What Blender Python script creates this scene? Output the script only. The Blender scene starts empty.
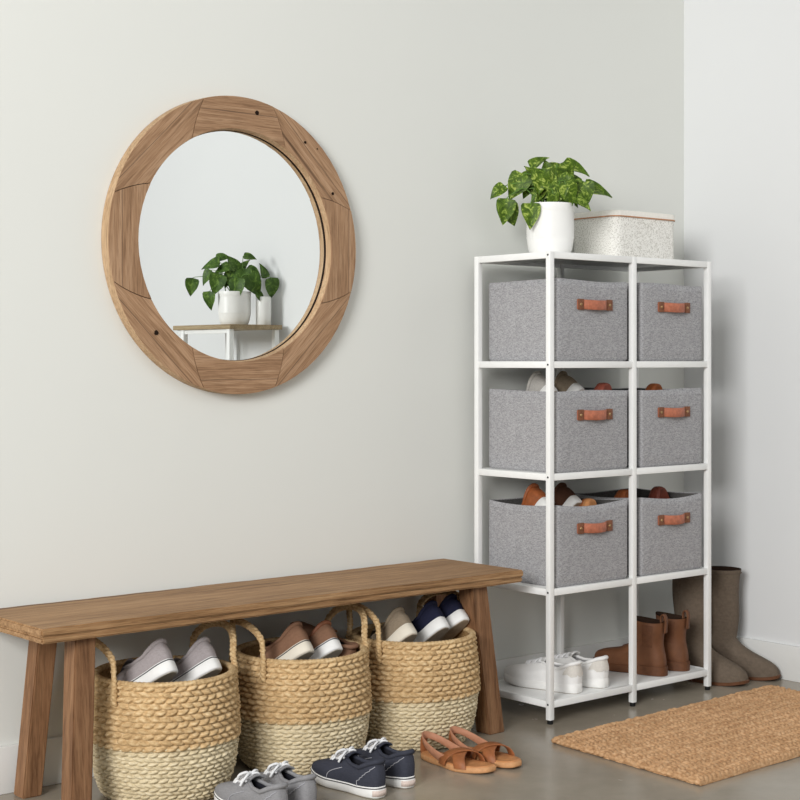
import bpy, bmesh, math, random
import numpy as np
from mathutils import Vector, Matrix, Euler
random.seed(7); rng = np.random.default_rng(5)
PI = math.pi
scn = bpy.context.scene
COL = scn.collection

# ------------------------------------------------------------------ objects
def link(name, me, mat=None, parent=None, smooth=True, loc=None):
    o = bpy.data.objects.new(name, me); COL.objects.link(o)
    if mat is not None:
        for m in (mat if isinstance(mat, (list, tuple)) else [mat]): me.materials.append(m)
    if smooth and len(me.polygons):
        me.polygons.foreach_set('use_smooth', [True]*len(me.polygons))
    if parent is not None: o.parent = parent
    if loc is not None: o.location = loc
    return o

def mesh(name, V, F, mat=None, parent=None, smooth=True, loc=None, uv=None):
    me = bpy.data.meshes.new(name)
    me.from_pydata([tuple(map(float, v)) for v in V], [], [tuple(int(i) for i in f) for f in F])
    me.update()
    if uv is not None:
        l = me.uv_layers.new(name='UVMap')
        idx = np.empty(len(me.loops), dtype=np.int32); me.loops.foreach_get('vertex_index', idx)
        l.data.foreach_set('uv', np.asarray(uv, dtype=np.float32)[idx].ravel())
    bm = bmesh.new(); bm.from_mesh(me)
    bmesh.ops.recalc_face_normals(bm, faces=bm.faces); bm.to_mesh(me); bm.free()
    return link(name, me, mat, parent, smooth, loc)

def tag(o, label, cat, group=None, kind=None):
    if label: o['label'] = label
    if cat: o['category'] = cat
    if group: o['group'] = group
    if kind: o['kind'] = kind
    return o

def thing(name, label, cat, loc=(0, 0, 0), rot=(0, 0, 0), group=None):
    o = bpy.data.objects.new(name, None); COL.objects.link(o)
    o.empty_display_size = .05
    o.location = loc; o.rotation_euler = rot
    return tag(o, label, cat, group)

def copy_tree(o, label=None, loc=None, rot=None, parent=None):
    c = o.copy(); COL.objects.link(c); c.parent = parent
    if label: c['label'] = label
    if loc is not None: c.location = loc
    if rot is not None: c.rotation_euler = rot
    for ch in list(o.children): copy_tree(ch, parent=c)
    return c

class MB:
    """collects solid shapes into one mesh"""
    def __init__(s): s.V = []; s.F = []
    def add(s, V, F):
        b = len(s.V); s.V += [tuple(v) for v in V]; s.F += [tuple(i+b for i in f) for f in F]; return s
    def box(s, a, b, bev=.002, M=None, seg=2):
        bm = bmesh.new(); bmesh.ops.create_cube(bm, size=1)
        a = Vector(a); b = Vector(b)
        for v in bm.verts: v.co = Vector([(a[i]+b[i])/2 + v.co[i]*(b[i]-a[i]) for i in range(3)])
        if bev: bmesh.ops.bevel(bm, geom=bm.edges[:], offset=bev, segments=seg, profile=.5, affect='EDGES')
        if M is not None: bm.transform(M)
        bm.verts.index_update()
        s.add([v.co[:] for v in bm.verts], [[v.index for v in f.verts] for f in bm.faces]); bm.free(); return s
    def grid(s, G, cu=False, cv=False):
        """G: (nu,nv,3)"""
        G = np.asarray(G); nu, nv = G.shape[:2]; F = []
        for i in range(nu if cu else nu-1):
            for j in range(nv if cv else nv-1):
                i2 = (i+1) % nu; j2 = (j+1) % nv
                F.append((i*nv+j, i2*nv+j, i2*nv+j2, i*nv+j2))
        return s.add(G.reshape(-1, 3), F)
    def cap(s, ring):
        return s.add(ring, [tuple(range(len(ring)))])
    def tube(s, P, r, n=10, closed=False, sx=1., sy=1., up=(0, 0, 1), ends=True):
        P = np.asarray(P, float); m = len(P)
        r = np.full(m, r) if np.isscalar(r) else np.asarray(r)
        if closed: T = np.roll(P, -1, 0)-np.roll(P, 1, 0)
        else: T = np.gradient(P, axis=0)
        T /= np.linalg.norm(T, axis=1)[:, None]+1e-12
        G = np.zeros((m, n, 3)); prev = None
        for i in range(m):
            t = T[i]
            u = np.array(up, float) if prev is None else prev
            u = u - t*np.dot(u, t)
            if np.linalg.norm(u) < 1e-4: u = np.array([1, 0.3, 0])-t*np.dot(np.array([1, 0.3, 0]), t)
            u /= np.linalg.norm(u); prev = u
            w = np.cross(t, u)
            a = np.arange(n)*2*PI/n
            G[i] = P[i]+r[i]*(sx*np.cos(a)[:, None]*w+sy*np.sin(a)[:, None]*u)
        s.grid(G, cu=closed, cv=True)
        if not closed and ends: s.cap(G[0][::-1]); s.cap(G[-1])
        return s
    def lathe(s, prof, n=48, c=(0, 0, 0)):
        a = np.arange(n)*2*PI/n
        G = np.array([[(c[0]+r*math.cos(t), c[1]+r*math.sin(t), c[2]+z) for t in a] for r, z in prof])
        return s.grid(G, cv=True)
    def build(s, name, mat, parent=None, smooth=True, loc=None, weld=False, angle=None):
        o = mesh(name, s.V, s.F, mat, parent, smooth, loc)
        if angle is not None: sharp(o, angle)
        return o

def sharp(o, deg=35):
    me = o.data; bm = bmesh.new(); bm.from_mesh(me)
    for e in bm.edges:
        if len(e.link_faces) == 2 and e.calc_face_angle(0) > math.radians(deg): e.smooth = False
    bm.to_mesh(me); bm.free(); return o

def bez(P0, P1, P2, P3, n):
    t = np.linspace(0, 1, n)[:, None]
    P0, P1, P2, P3 = [np.asarray(p, float) for p in (P0, P1, P2, P3)]
    return (1-t)**3*P0+3*(1-t)**2*t*P1+3*(1-t)*t*t*P2+t**3*P3

def catmull(P, n=8, closed=False):
    P = np.asarray(P, float); out = []; m = len(P)
    for i in range(m if closed else m-1):
        g = lambda k: P[k % m] if closed else P[min(max(k, 0), m-1)]
        p0, p1, p2, p3 = g(i-1), g(i), g(i+1), g(i+2)
        for t in np.linspace(0, 1, n, endpoint=False):
            out.append(.5*((2*p1)+(-p0+p2)*t+(2*p0-5*p1+4*p2-p3)*t*t+(-p0+3*p1-3*p2+p3)*t**3))
    if not closed: out.append(P[-1])
    return np.array(out)

# ------------------------------------------------------------------ materials
def srgb(r, g, b):
    f = lambda c: (c/255/12.92) if c/255 <= .04045 else ((c/255+.055)/1.055)**2.4
    return (f(r), f(g), f(b), 1)

class Mat:
    def __init__(s, name, rough=.6, spec=.3, metal=0.):
        s.m = bpy.data.materials.new(name); s.m.use_nodes = True
        s.nt = s.m.node_tree; s.p = s.nt.nodes['Principled BSDF']
        s.p.inputs['Roughness'].default_value = rough
        s.p.inputs['Specular IOR Level'].default_value = spec
        s.p.inputs['Metallic'].default_value = metal
    def n(s, t, **kw):
        o = s.nt.nodes.new(t)
        for k, v in kw.items():
            if k in o.inputs: o.inputs[k].default_value = v
            else: setattr(o, k, v)
        return o
    def l(s, a, b): s.nt.links.new(a, b)
    def coord(s, kind='Object', scale=(1, 1, 1), rnd=False, rot=(0, 0, 0)):
        tc = s.n('ShaderNodeTexCoord'); mp = s.n('ShaderNodeMapping')
        mp.inputs['Scale'].default_value = scale; mp.inputs['Rotation'].default_value = rot
        s.l(tc.outputs[kind], mp.inputs['Vector'])
        if rnd:
            oi = s.n('ShaderNodeObjectInfo'); cb = s.n('ShaderNodeCombineXYZ')
            mu = s.n('ShaderNodeMath', operation='MULTIPLY'); mu.inputs[1].default_value = 37.
            s.l(oi.outputs['Random'], mu.inputs[0])
            for i in range(3): s.l(mu.outputs[0], cb.inputs[i])
            s.l(cb.outputs[0], mp.inputs['Location'])
        return mp.outputs['Vector']
    def noise(s, vec, scale=5., detail=4., rough=.55, dist=0.):
        o = s.n('ShaderNodeTexNoise'); o.inputs['Scale'].default_value = scale
        o.inputs['Detail'].default_value = detail; o.inputs['Roughness'].default_value = rough
        o.inputs['Distortion'].default_value = dist
        s.l(vec, o.inputs['Vector']); return o.outputs['Fac']
    def ramp(s, fac, stops):
        o = s.n('ShaderNodeValToRGB'); e = o.color_ramp.elements
        while len(e) < len(stops): e.new(.5)
        for k, (p, c) in enumerate(stops): e[k].position = p; e[k].color = c
        s.l(fac, o.inputs['Fac']); return o.outputs['Color']
    def mix(s, a, b, fac, blend='MIX'):
        o = s.n('ShaderNodeMix', data_type='RGBA', blend_type=blend)
        for sock, v in ((o.inputs['Factor'], fac), (o.inputs['A'], a), (o.inputs['B'], b)):
            pass
        o.inputs[0].default_value = fac if isinstance(fac, (int, float)) else 1
        if not isinstance(fac, (int, float)): s.l(fac, o.inputs[0])
        for i, v in ((6, a), (7, b)):
            if isinstance(v, tuple): o.inputs[i].default_value = v
            else: s.l(v, o.inputs[i])
        return o.outputs[2]
    def mul(s, a, k):
        o = s.n('ShaderNodeMath', operation='MULTIPLY'); o.inputs[1].default_value = k; s.l(a, o.inputs[0]); return o.outputs[0]
    def color(s, c):
        if isinstance(c, tuple): s.p.inputs['Base Color'].default_value = c
        else: s.l(c, s.p.inputs['Base Color'])
        return s
    def rough(s, v): s.l(v, s.p.inputs['Roughness'])
    def bump(s, h, strength=.3, dist=.002):
        b = s.n('ShaderNodeBump'); b.inputs['Strength'].default_value = strength
        b.inputs['Distance'].default_value = dist
        s.l(h, b.inputs['Height']); s.l(b.outputs[0], s.p.inputs['Normal']); return s

def plain(name, c, rough=.55, spec=.3, var=.06, scale=60., metal=0., bump=0.):
    m = Mat(name, rough, spec, metal); v = m.coord(rnd=True)
    f = m.noise(v, scale, 3)
    lo = tuple(x*(1-var*2) for x in c[:3])+(1,); hi = tuple(min(1, x*(1+var*2)) for x in c[:3])+(1,)
    m.color(m.ramp(f, [(.3, lo), (.7, hi)]))
    if bump: m.bump(f, bump, .002)
    return m.m

def fabric(name, a, b, scale=420., rough=.9, bump=.5):
    m = Mat(name, rough, .12); v = m.coord()
    f1 = m.noise(v, scale, 2, .6); f2 = m.noise(m.coord(scale=(1, 1, 3.2)), scale*.35, 2)
    mx = m.mix(m.ramp(f1, [(.34, a), (.66, b)]), m.ramp(f2, [(.35, a), (.65, b)]), .45)
    m.color(mx); m.bump(f1, bump, .0015); return m.m

def wood(name, dark, mid, light, kind='Object', axis=0, fine=1., crack=True, rough=.6, groove=0):
    m = Mat(name, rough, .25)
    sc = [48., 48., 48.]; sc[axis] = 2.2
    v = m.coord(kind, tuple(sc), rnd=(kind == 'Object'))
    base = m.noise(v, 1.0*fine, 7, .68, .25)
    sc2 = [210., 210., 210.]; sc2[axis] = 9.
    f2 = m.noise(m.coord(kind, tuple(sc2), rnd=(kind == 'Object')), 1.0*fine, 3, .6)
    c = m.ramp(base, [(.28, dark), (.5, mid), (.72, light)])
    c2 = m.ramp(f2, [(.36, (.60, .57, .54, 1)), (.54, (1, 1, 1, 1))])
    c = m.mix(c, c2, .75, 'MULTIPLY')
    sc3 = [3., 3., 3.]; sc3[axis] = .9
    f3 = m.noise(m.coord(kind, tuple(sc3), rnd=(kind == 'Object')), 1.6, 3)
    c = m.mix(c, m.ramp(f3, [(.3, (.78, .76, .74, 1)), (.7, (1.0, 1.0, 1.0, 1))]), .8, 'MULTIPLY')
    if crack:
        sc4 = [34., 34., 34.]; sc4[axis] = .8
        f4 = m.noise(m.coord(kind, tuple(sc4), rnd=(kind == 'Object')), .8, 2, .5, .2)
        c = m.mix(c, m.ramp(f4, [(.27, (.28, .24, .22, 1)), (.33, (1, 1, 1, 1))]), .9, 'MULTIPLY')
    if groove:
        tc = m.n('ShaderNodeTexCoord'); sx = m.n('ShaderNodeSeparateXYZ'); m.l(tc.outputs['UV'], sx.inputs[0])
        wob = m.n('ShaderNodeMath', operation='MULTIPLY_ADD'); wob.inputs[1].default_value = .012; wob.inputs[2].default_value = -.006
        m.l(f3, wob.inputs[0])
        ad = m.n('ShaderNodeMath', operation='ADD'); m.l(sx.outputs['Y'], ad.inputs[0]); m.l(wob.outputs[0], ad.inputs[1])
        cm = m.n('ShaderNodeMath', operation='COMPARE'); cm.inputs[1].default_value = groove; cm.inputs[2].default_value = .0011
        m.l(ad.outputs[0], cm.inputs[0])
        c = m.mix(c, (.10, .065, .045, 1), m.mul(cm.outputs[0], .62))
    m.color(c); m.bump(f2, .45, .0014); return m.m

M = {}
def wallmat(name, c):
    m = Mat(name, .9, .15); v = m.coord()
    f = m.noise(v, 1.1, 3); f2 = m.noise(v, 420, 2)
    lo = tuple(x*.985 for x in c[:3])+(1,)
    m.color(m.ramp(f, [(.3, lo), (.7, c)])); m.bump(f2, .06, .0006); return m.m
M['wall'] = wallmat('greige wall paint', srgb(227, 228, 223))
M['wall_r'] = wallmat('white wall paint', srgb(225, 226, 226))
M['base'] = plain('white baseboard paint', srgb(236, 236, 233), .45, .35, .01, 6)
def concrete():
    m = Mat('polished concrete', .35, .45); v = m.coord()
    f = m.noise(v, 1.3, 8, .62, .6); f2 = m.noise(v, 9, 6, .6); f3 = m.noise(v, 300, 2)
    c = m.ramp(f, [(.3, srgb(146, 136, 121)), (.55, srgb(160, 151, 136)), (.75, srgb(171, 163, 149))])
    c = m.mix(c, m.ramp(f2, [(.3, (.86, .86, .85, 1)), (.65, (1, 1, 1, 1))]), .7, 'MULTIPLY')
    m.color(c)
    r = m.n('ShaderNodeMapRange'); r.inputs[3].default_value = .14; r.inputs[4].default_value = .34
    m.l(f2, r.inputs[0]); m.rough(r.outputs[0]); m.bump(f2, .03, .002); return m.m
M['floor'] = concrete()
M['bench'] = wood('reclaimed bench wood', srgb(126, 93, 60), srgb(170, 132, 93), srgb(198, 162, 121), axis=0, fine=1.4)
M['bench_leg'] = wood('bench leg wood', srgb(106, 74, 50), srgb(142, 104, 74), srgb(166, 128, 94), axis=2)
M['frame'] = wood('reclaimed frame wood', srgb(136, 103, 76), srgb(174, 138, 106), srgb(200, 166, 134), kind='UV', axis=0, fine=1.6, groove=.378)
M['frame_edge'] = wood('pale frame edge wood', srgb(176, 144, 108), srgb(200, 168, 132), srgb(214, 186, 152), axis=2, crack=False)
M['hole_and_shade'] = plain('dark nail hole and gap shade', srgb(38, 28, 22), .9, .1)
m = Mat('mirror silvering', .0, .5, 1.); m.color((.90, .925, .92, 1)); M['mirror'] = m.m
M['metal'] = plain('white powder coated metal', srgb(240, 240, 238), .38, .4, .008, 30)
M['panel'] = plain('white shelf panel', srgb(232, 232, 230), .45, .35, .01, 20)
M['cap'] = plain('black rubber', srgb(28, 28, 28), .7, .2)
M['grey_fabric'] = fabric('heather grey fabric', srgb(128, 127, 129), srgb(186, 185, 187), 330)
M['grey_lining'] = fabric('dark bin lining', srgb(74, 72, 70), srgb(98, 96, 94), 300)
M['leather'] = plain('tan leather', srgb(176, 106, 80), .5, .35, .1, 90, bump=.15)
M['leather_dark'] = plain('dark tan leather patch', srgb(124, 78, 54), .55, .3, .1, 90)
M['rivet'] = plain('brass rivet', srgb(170, 140, 100), .35, .5, .05, 40, metal=.8)
M['ceramic'] = plain('white glazed ceramic', srgb(242, 241, 238), .32, .45, .008, 20)
M['soil'] = plain('potting soil', srgb(56, 42, 32), .95, .1, .3, 120, bump=.6)
M['stem'] = plain('green stem', srgb(92, 128, 52), .5, .3)
def leafmat(name, dark, mid, light, sc):
    m = Mat(name, .5, .25)
    v = m.coord('UV'); n1 = m.noise(v, sc, 5, .65, 1.2)
    c = m.ramp(n1, [(.40, dark), (.54, mid), (.63, light)])
    n2 = m.noise(m.coord('Object'), 9, 2)
    c = m.mix(c, m.ramp(n2, [(.3, (.72, .76, .7, 1)), (.7, (1.0, 1.0, .95, 1))]), .8, 'MULTIPLY')
    m.color(c); m.p.inputs['Subsurface Weight'].default_value = 0.
    m.bump(n1, .2, .002); return m.m
M['leaf'] = leafmat('variegated leaf', srgb(60, 84, 18), srgb(92, 120, 30), srgb(172, 188, 92), 8.)
M['leaf2'] = leafmat('deep green leaf', srgb(56, 82, 28), srgb(76, 106, 38), srgb(112, 140, 62), 6.)
def speckled():
    m = Mat('speckled cream cloth', .85, .15); v = m.coord()
    f = m.noise(v, 235, 3, .6)
    m.color(m.ramp(f, [(.36, srgb(196, 192, 184)), (.52, srgb(236, 234, 228)), (.7, srgb(243, 241, 236))]))
    m.bump(f, .3, .001); return m.m
M['speckle'] = speckled()
M['lid'] = plain('cream cloth lid', srgb(238, 234, 226), .85, .15, .02, 150)
M['trim'] = plain('tan lid piping', srgb(184, 132, 96), .6, .25)
def straw(name, a, b, c):
    m = Mat(name, .8, .2); v = m.coord()
    f = m.noise(m.coord(scale=(1, 1, 2.4)), 70, 4, .6); g = m.noise(v, 7, 3); h = m.noise(v, 420, 2)
    col = m.ramp(f, [(.28, a), (.5, b), (.74, c)])
    col = m.mix(col, m.ramp(g, [(.3, (.82, .78, .72, 1)), (.7, (1.05, 1.04, 1.02, 1))]), .8, 'MULTIPLY')
    m.color(col); m.bump(h, .4, .0012); return m.m
M['straw'] = straw('natural water hyacinth weave', srgb(166, 134, 94), srgb(206, 176, 132), srgb(232, 208, 168))
M['straw_pale'] = straw('pale seagrass weave', srgb(184, 167, 134), srgb(216, 202, 170), srgb(238, 226, 200))
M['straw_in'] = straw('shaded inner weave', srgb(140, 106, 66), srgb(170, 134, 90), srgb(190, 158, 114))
M['jute'] = straw('jute braid', srgb(160, 119, 83), srgb(198, 157, 117), srgb(220, 184, 146))
def cloth(name, c, var=.12, scale=300.): 
    lo = tuple(x*(1-var) for x in c[:3])+(1,); hi = tuple(min(1, x*(1+var)) for x in c[:3])+(1,)
    return fabric(name, lo, hi, scale, .85, .3)
M['canvas_grey'] = cloth('grey canvas', srgb(140, 139, 141))
M['canvas_mauve'] = cloth('soft grey canvas', srgb(158, 150, 150))
M['canvas_navy'] = cloth('navy canvas', srgb(62, 64, 74))
M['canvas_ink'] = cloth('ink blue canvas', srgb(34, 36, 56))
M['canvas_taupe'] = cloth('taupe canvas', srgb(136, 122, 104))
M['canvas_pale'] = cloth('pale grey canvas', srgb(176, 172, 166))
M['suede_brown'] = cloth('brown suede', srgb(128, 96, 76), .1, 200)
M['suede_dark'] = cloth('dark brown suede', srgb(76, 50, 38), .1, 200)
M['rust'] = plain('rust leather', srgb(150, 84, 46), .5, .3, .1, 60)
M['maroon'] = plain('reddish brown leather', srgb(128, 66, 52), .5, .3, .1, 60)
M['white_leather'] = plain('white leather', srgb(236, 235, 233), .45, .35, .015, 50)
M['cream_leather'] = plain('off white suede', srgb(212, 207, 199), .7, .2, .03, 150)
M['white_rubber'] = plain('white rubber', srgb(236, 235, 232), .5, .35, .02, 40)
M['cream_rubber'] = plain('cream rubber', srgb(224, 216, 200), .55, .3, .02, 40)
def tread(name, c):
    m = Mat(name, .75, .2); v = m.coord(rot=(0, 0, .6))
    w = m.n('ShaderNodeTexWave'); w.inputs['Scale'].default_value = 75; w.inputs['Distortion'].default_value = 1.
    m.l(v, w.inputs['Vector']); lo = tuple(x*.72 for x in c[:3])+(1,)
    m.color(m.ramp(w.outputs['Fac'], [(.2, lo), (.6, c)])); m.bump(w.outputs['Fac'], .6, .002); return m.m
M['tread'] = tread('patterned outsole', srgb(194, 186, 170))
M['tread_plain'] = plain('taupe outsole', srgb(170, 156, 138), .75, .2)
M['dark_lining'] = plain('dark shoe lining', srgb(40, 40, 46), .9, .1)
M['grey_inner'] = plain('grey shoe lining', srgb(150, 148, 148), .9, .1)
M['lace'] = fabric('white cotton lace', srgb(214, 214, 216), srgb(240, 240, 240), 500, .9, .3)
M['stripe'] = plain('dark sole stripe', srgb(44, 44, 50), .5, .3)
M['stitch'] = plain('pale stitching', srgb(178, 178, 184), .8, .2)
M['heel_tab'] = plain('faded pink heel label', srgb(216, 198, 188), .6, .3, .06, 300)
M['boot_tan'] = plain('chestnut leather', srgb(106, 68, 44), .55, .3, .08, 26, bump=.12)
M['boot_tan_sole'] = plain('brown boot sole', srgb(98, 62, 40), .6, .25, .08, 60)
M['boot_olive'] = fabric('worn taupe suede', srgb(100, 88, 76), srgb(112, 99, 86), 120, .75, .2)
M['boot_in'] = plain('dark boot lining', srgb(50, 36, 28), .85, .1)
M['boot_welt'] = plain('brown welt', srgb(104, 68, 46), .6, .25)
M['sandal'] = plain('tan sandal leather', srgb(150, 92, 55), .5, .3, .08, 60)
M['sandal_bed'] = plain('tan footbed leather', srgb(196, 136, 88), .5, .3, .07, 40)
M['sandal_sole'] = plain('pale sandal sole', srgb(202, 150, 104), .6, .25, .07, 80)
M['sandal_in'] = plain('pinkish leather lining', srgb(178, 126, 98), .6, .25, .06, 60)
M['oak'] = wood('light oak table top', srgb(146, 128, 98), srgb(172, 152, 120), srgb(190, 172, 140), axis=1, crack=False)

# ------------------------------------------------------------------ setting
def struct(name, V, F, mat):
    o = mesh(name, V, F, mat, None, False); o['kind'] = 'structure'; return o
def sbox(name, a, b, mat, bev=.0):
    o = MB().box(a, b, bev).build(name, mat, None, bool(bev), angle=30 if bev else None); o['kind'] = 'structure'; return o
sbox('floor', (-8, -8, -.1), (.1, .1, 0), M['floor'])
sbox('wall_back', (-8, 0, 0), (.1, .1, 3.0), M['wall'])
sbox('wall_right', (0, -8, 0), (.1, 0, 3.0), M['wall_r'])
BB = .118
sbox('baseboard_back', (-8, -.014, 0), (-.014, 0, BB), M['base'], .002)
sbox('baseboard_right', (-.014, -8, 0), (0, 0, BB), M['base'], .002)

# ------------------------------------------------------------------ mirror
MR, MRI, MT = .411, .322, .036
mir = thing('round_mirror', 'large round wall mirror in a wide reclaimed wood frame of eight pieces', 'mirror', (-1.955, 0, 1.397))
def annulus():
    V = []; F = []; UV = []
    ns = 10; nr = 5
    for k in range(8):
        a0 = math.radians(22.5+45*k); a1 = a0+PI/4; am = (a0+a1)/2
        SK = [-11, 13, -12, 11, -13, 12, -11, 12]; skew = math.radians(SK[k]); skew1 = math.radians(SK[(k+1) % 8])
        g = .0012
        offu = rng.uniform(0, 90); offv = rng.uniform(-.012, .012)
        b = len(V)
        for j in range(nr+1):
            r = MRI+(MR-MRI)*j/nr; f = (j/nr-.5)
            z0 = rng.uniform(-.0003, .0003)
            for i in range(ns+1):
                t = i/ns
                a = (a0+skew*f)*(1-t)+(a1+skew1*f)*t
                if i == 0: a += g/r
                if i == ns: a -= g/r
                x, z = r*math.cos(a), r*math.sin(a)
                V.append((x, -MT-[0, .0012, .0004, .0015, 0, .001, .0004, .0012][k], z))
                tx, tz = -math.sin(am), math.cos(am); nx, nz = math.cos(am), math.sin(am)
                UV.append((x*tx+z*tz+offu, x*nx+z*nz+offv))
        W = ns+1
        for j in range(nr):
            for i in range(ns): F.append((b+j*W+i, b+j*W+i+1, b+(j+1)*W+i+1, b+(j+1)*W+i))
        # skirts so that each piece is solid
        ring = [b+i for i in range(W)]+[b+j*W+ns for j in range(1, nr+1)]+[b+nr*W+i for i in range(ns-1, -1, -1)]+[b+j*W for j in range(nr-1, 0, -1)]
        s0 = len(V)
        for q in ring: V.append((V[q][0], -.012, V[q][2])); UV.append((UV[q][0], UV[q][1]+.03))
        n = len(ring)
        for q in range(n): F.append((ring[q], ring[(q+1) % n], s0+(q+1) % n, s0+q))
    return V, F, UV
V, F, UV = annulus()
fo = mesh('frame', V, F, M['frame'], mir, False, uv=UV)
for px, pz, r in ((.058, .372, .0065), (.225, .305, .0045), (.325, .165, .005), (-.268, -.245, .007), (.268, .29, .0025)):
    kb = MB(); a = np.arange(12)*2*PI/12
    kb.cap([(px+r*math.cos(t)*rng.uniform(.8, 1.2), -MT-.0022, pz+r*math.sin(t)*rng.uniform(.8, 1.1)) for t in a])
    kb.build('nail_hole', M['hole_and_shade'], fo)
eb = MB(); a = np.arange(128)*2*PI/128
prof = [(MR-.004, -.001), (MR+.0008, -.001), (MR+.0008, -MT+.0025), (MR-.0005, -MT+.0005), (MR-.004, -MT+.003)]
eb.grid(np.array([[(r*math.cos(t), y, r*math.sin(t)) for t in a] for r, y in prof]), cv=True)
eb.build('edge_band', M['frame_edge'], mir, angle=40)
rb = MB()
prof = [(MRI+.001, -MT+.0015), (MRI-.0015, -MT+.003), (MRI-.0015, -.016), (MRI-.003, -.0150), (MRI-.003, -.008)]
rb.grid(np.array([[(r*math.cos(t), y, r*math.sin(t)) for t in a] for r, y in prof]), cv=True)
rb.build('inner_rim', M['frame_edge'], mir, angle=30)
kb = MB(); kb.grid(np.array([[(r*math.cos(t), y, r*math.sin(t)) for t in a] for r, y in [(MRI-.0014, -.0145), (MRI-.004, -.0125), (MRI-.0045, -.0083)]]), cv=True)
kb.build('shadow_gap', M['hole_and_shade'], mir, angle=30)  # dark-coloured ring standing in for the shade between rim and glass
gb = MB(); gb.cap([((MRI-.002)*math.cos(t), -.0085, (MRI-.002)*math.sin(t)) for t in a]); gb.cap([((MRI-.002)*math.cos(t), -.002, (MRI-.002)*math.sin(t)) for t in a[::-1]])
gb.build('mirror_glass', M['mirror'], mir, False)

# ------------------------------------------------------------------ bench
BX0, BX1, BY0, BY1, BZ, BTH = -2.722, -1.172, -.360, -.012, .464, .035
bench = thing('wooden_bench', 'long rustic brown wooden bench with splayed square legs against the back wall', 'bench', ((BX0+BX1)/2, (BY0+BY1)/2, 0))
def slab(a, b, seed, nx=60, ny=10, amp=.0016, bev=.004):
    bm = bmesh.new(); bmesh.ops.create_cube(bm, size=1)
    for v in bm.verts: v.co = Vector([(a[i]+b[i])/2+v.co[i]*(b[i]-a[i]) for i in range(3)])
    L = [e for e in bm.edges if abs(e.verts[0].co.x-e.verts[1].co.x) > .1]
    bmesh.ops.subdivide_edges(bm, edges=L, cuts=nx)
    bmesh.ops.bevel(bm, geom=[e for e in bm.edges if len(e.link_faces) == 2 and e.calc_face_angle(0) > 1], offset=bev, segments=2, affect='EDGES')
    r = random.Random(seed); ph = [r.uniform(0, 6) for _ in range(8)]
    for v in bm.verts:
        x, y, z = v.co
        d = amp*(math.sin(x*9+ph[0])*.5+math.sin(x*23+ph[1])*.35+math.sin(x*61+ph[2])*.3)
        v.co.z += d*.5*(1 if z > (a[2]+b[2])/2 else -1)
        v.co.y += amp*(math.sin(x*7+ph[3])+.5*math.sin(x*31+ph[4])+.4*math.sin(x*83+ph[5]))*(1 if y > (a[1]+b[1])/2 else -1)
    me = bpy.data.meshes.new('slab'); bm.to_mesh(me); bm.free(); return me
hx, hy = (BX1-BX0)/2, (BY1-BY0)/2
# seat: two planks glued along the front edge (a thin split line shows on the edge)
me = slab((-hx, -hy, BZ-BTH*.55), (hx, hy, BZ), 3)
bm = bmesh.new(); bm.from_mesh(me)
me2 = slab((-hx+.001, -hy+.0015, BZ-BTH), (hx-.001, hy, BZ-BTH*.57), 8); bm.from_mesh(me2); bm.to_mesh(me); bm.free()
sharp(link('seat', me, M['bench'], bench), 40)
def leg(top, bot, w):
    top = Vector(top); bot = Vector(bot)
    bm = bmesh.new(); vs = []
    for c, s in ((bot, w), (top, w*1.02)):
        for dx, dy in ((-1, -1), (1, -1), (1, 1), (-1, 1)): vs.append(bm.verts.new((c.x+dx*s/2, c.y+dy*s/2, c.z)))
    for f in ((3, 2, 1, 0), (4, 5, 6, 7), (0, 1, 5, 4), (1, 2, 6, 5), (2, 3, 7, 6), (3, 0, 4, 7)): bm.faces.new([vs[i] for i in f])
    bmesh.ops.bevel(bm, geom=bm.edges[:], offset=.003, segments=2, affect='EDGES')
    me = bpy.data.meshes.new('leg'); bm.to_mesh(me); bm.free(); return me
LW = .061
cx, cy = (BX0+BX1)/2, (BY0+BY1)/2
for (tx, ty), (bx, by), LW in (((-1.322, -.300), (-1.276, -.328), .060), ((-1.262, -.075), (-1.240, -.050), .056),
                           ((-2.592, -.300), (-2.618, -.328), .054), ((-2.572, -.085), (-2.606, -.060), .052)):
    sharp(link('leg', leg((tx-cx, ty-cy, BZ-BTH), (bx-cx, by-cy, 0), LW), M['bench_leg'], bench), 40)
MB().box((-1.315-cx-.02, -.28-cy, BZ-BTH-.012), (-1.31-cx+.03, -.09-cy, BZ-BTH), .003).build('cleat', M['bench_leg'], bench, angle=40)
MB().box((-2.60-cx-.03, -.28-cy, BZ-BTH-.012), (-2.60-cx+.11, -.10-cy, BZ-BTH), .003).build('cleat', M['bench_leg'], bench, angle=40)

# ------------------------------------------------------------------ woven baskets
BH = .302
def rad(z):
    return float(np.interp(z, [0, .015, .05, .10, .15, .20, .25, .30], [.143, .157, .170, .180, .1835, .182, .177, .171]))
def weave(zlo, zhi, rows, nst, amp, off=0., tilt=.22):
    nu = nst*10; per = 7; nv = rows*per+1
    G = np.zeros((nv, nu, 3)); A = np.arange(nu)*2*PI/nu
    jit = rng.uniform(-.12, .12, (rows+1, nst)); hj = rng.uniform(.85, 1.15, (rows+1, nst))
    for j in range(nv):
        v = j/per; row = min(int(v), rows-1); w = (v-row)-.5
        z = zlo+(zhi-zlo)*j/(nv-1)
        for i in range(nu):
            u = i/10+.5*(row % 2)+tilt*w*2*(1 if row % 2 else -1)
            k = int(math.floor(u)) % nst; fu = u-math.floor(u)-.5
            prof = max(0, 1-(w*2)**2)**.5
            st = max(0, 1-(fu*2.05)**2)**.55
            h = amp*hj[row, k]*prof**.8*st
            zz = z+.0012*math.sin(A[i]*3+row)+.0015*jit[row, k]
            r = rad(z)+off+h
            G[j, i] = (r*math.cos(A[i]), r*math.sin(A[i]), zz)
    return G
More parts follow.
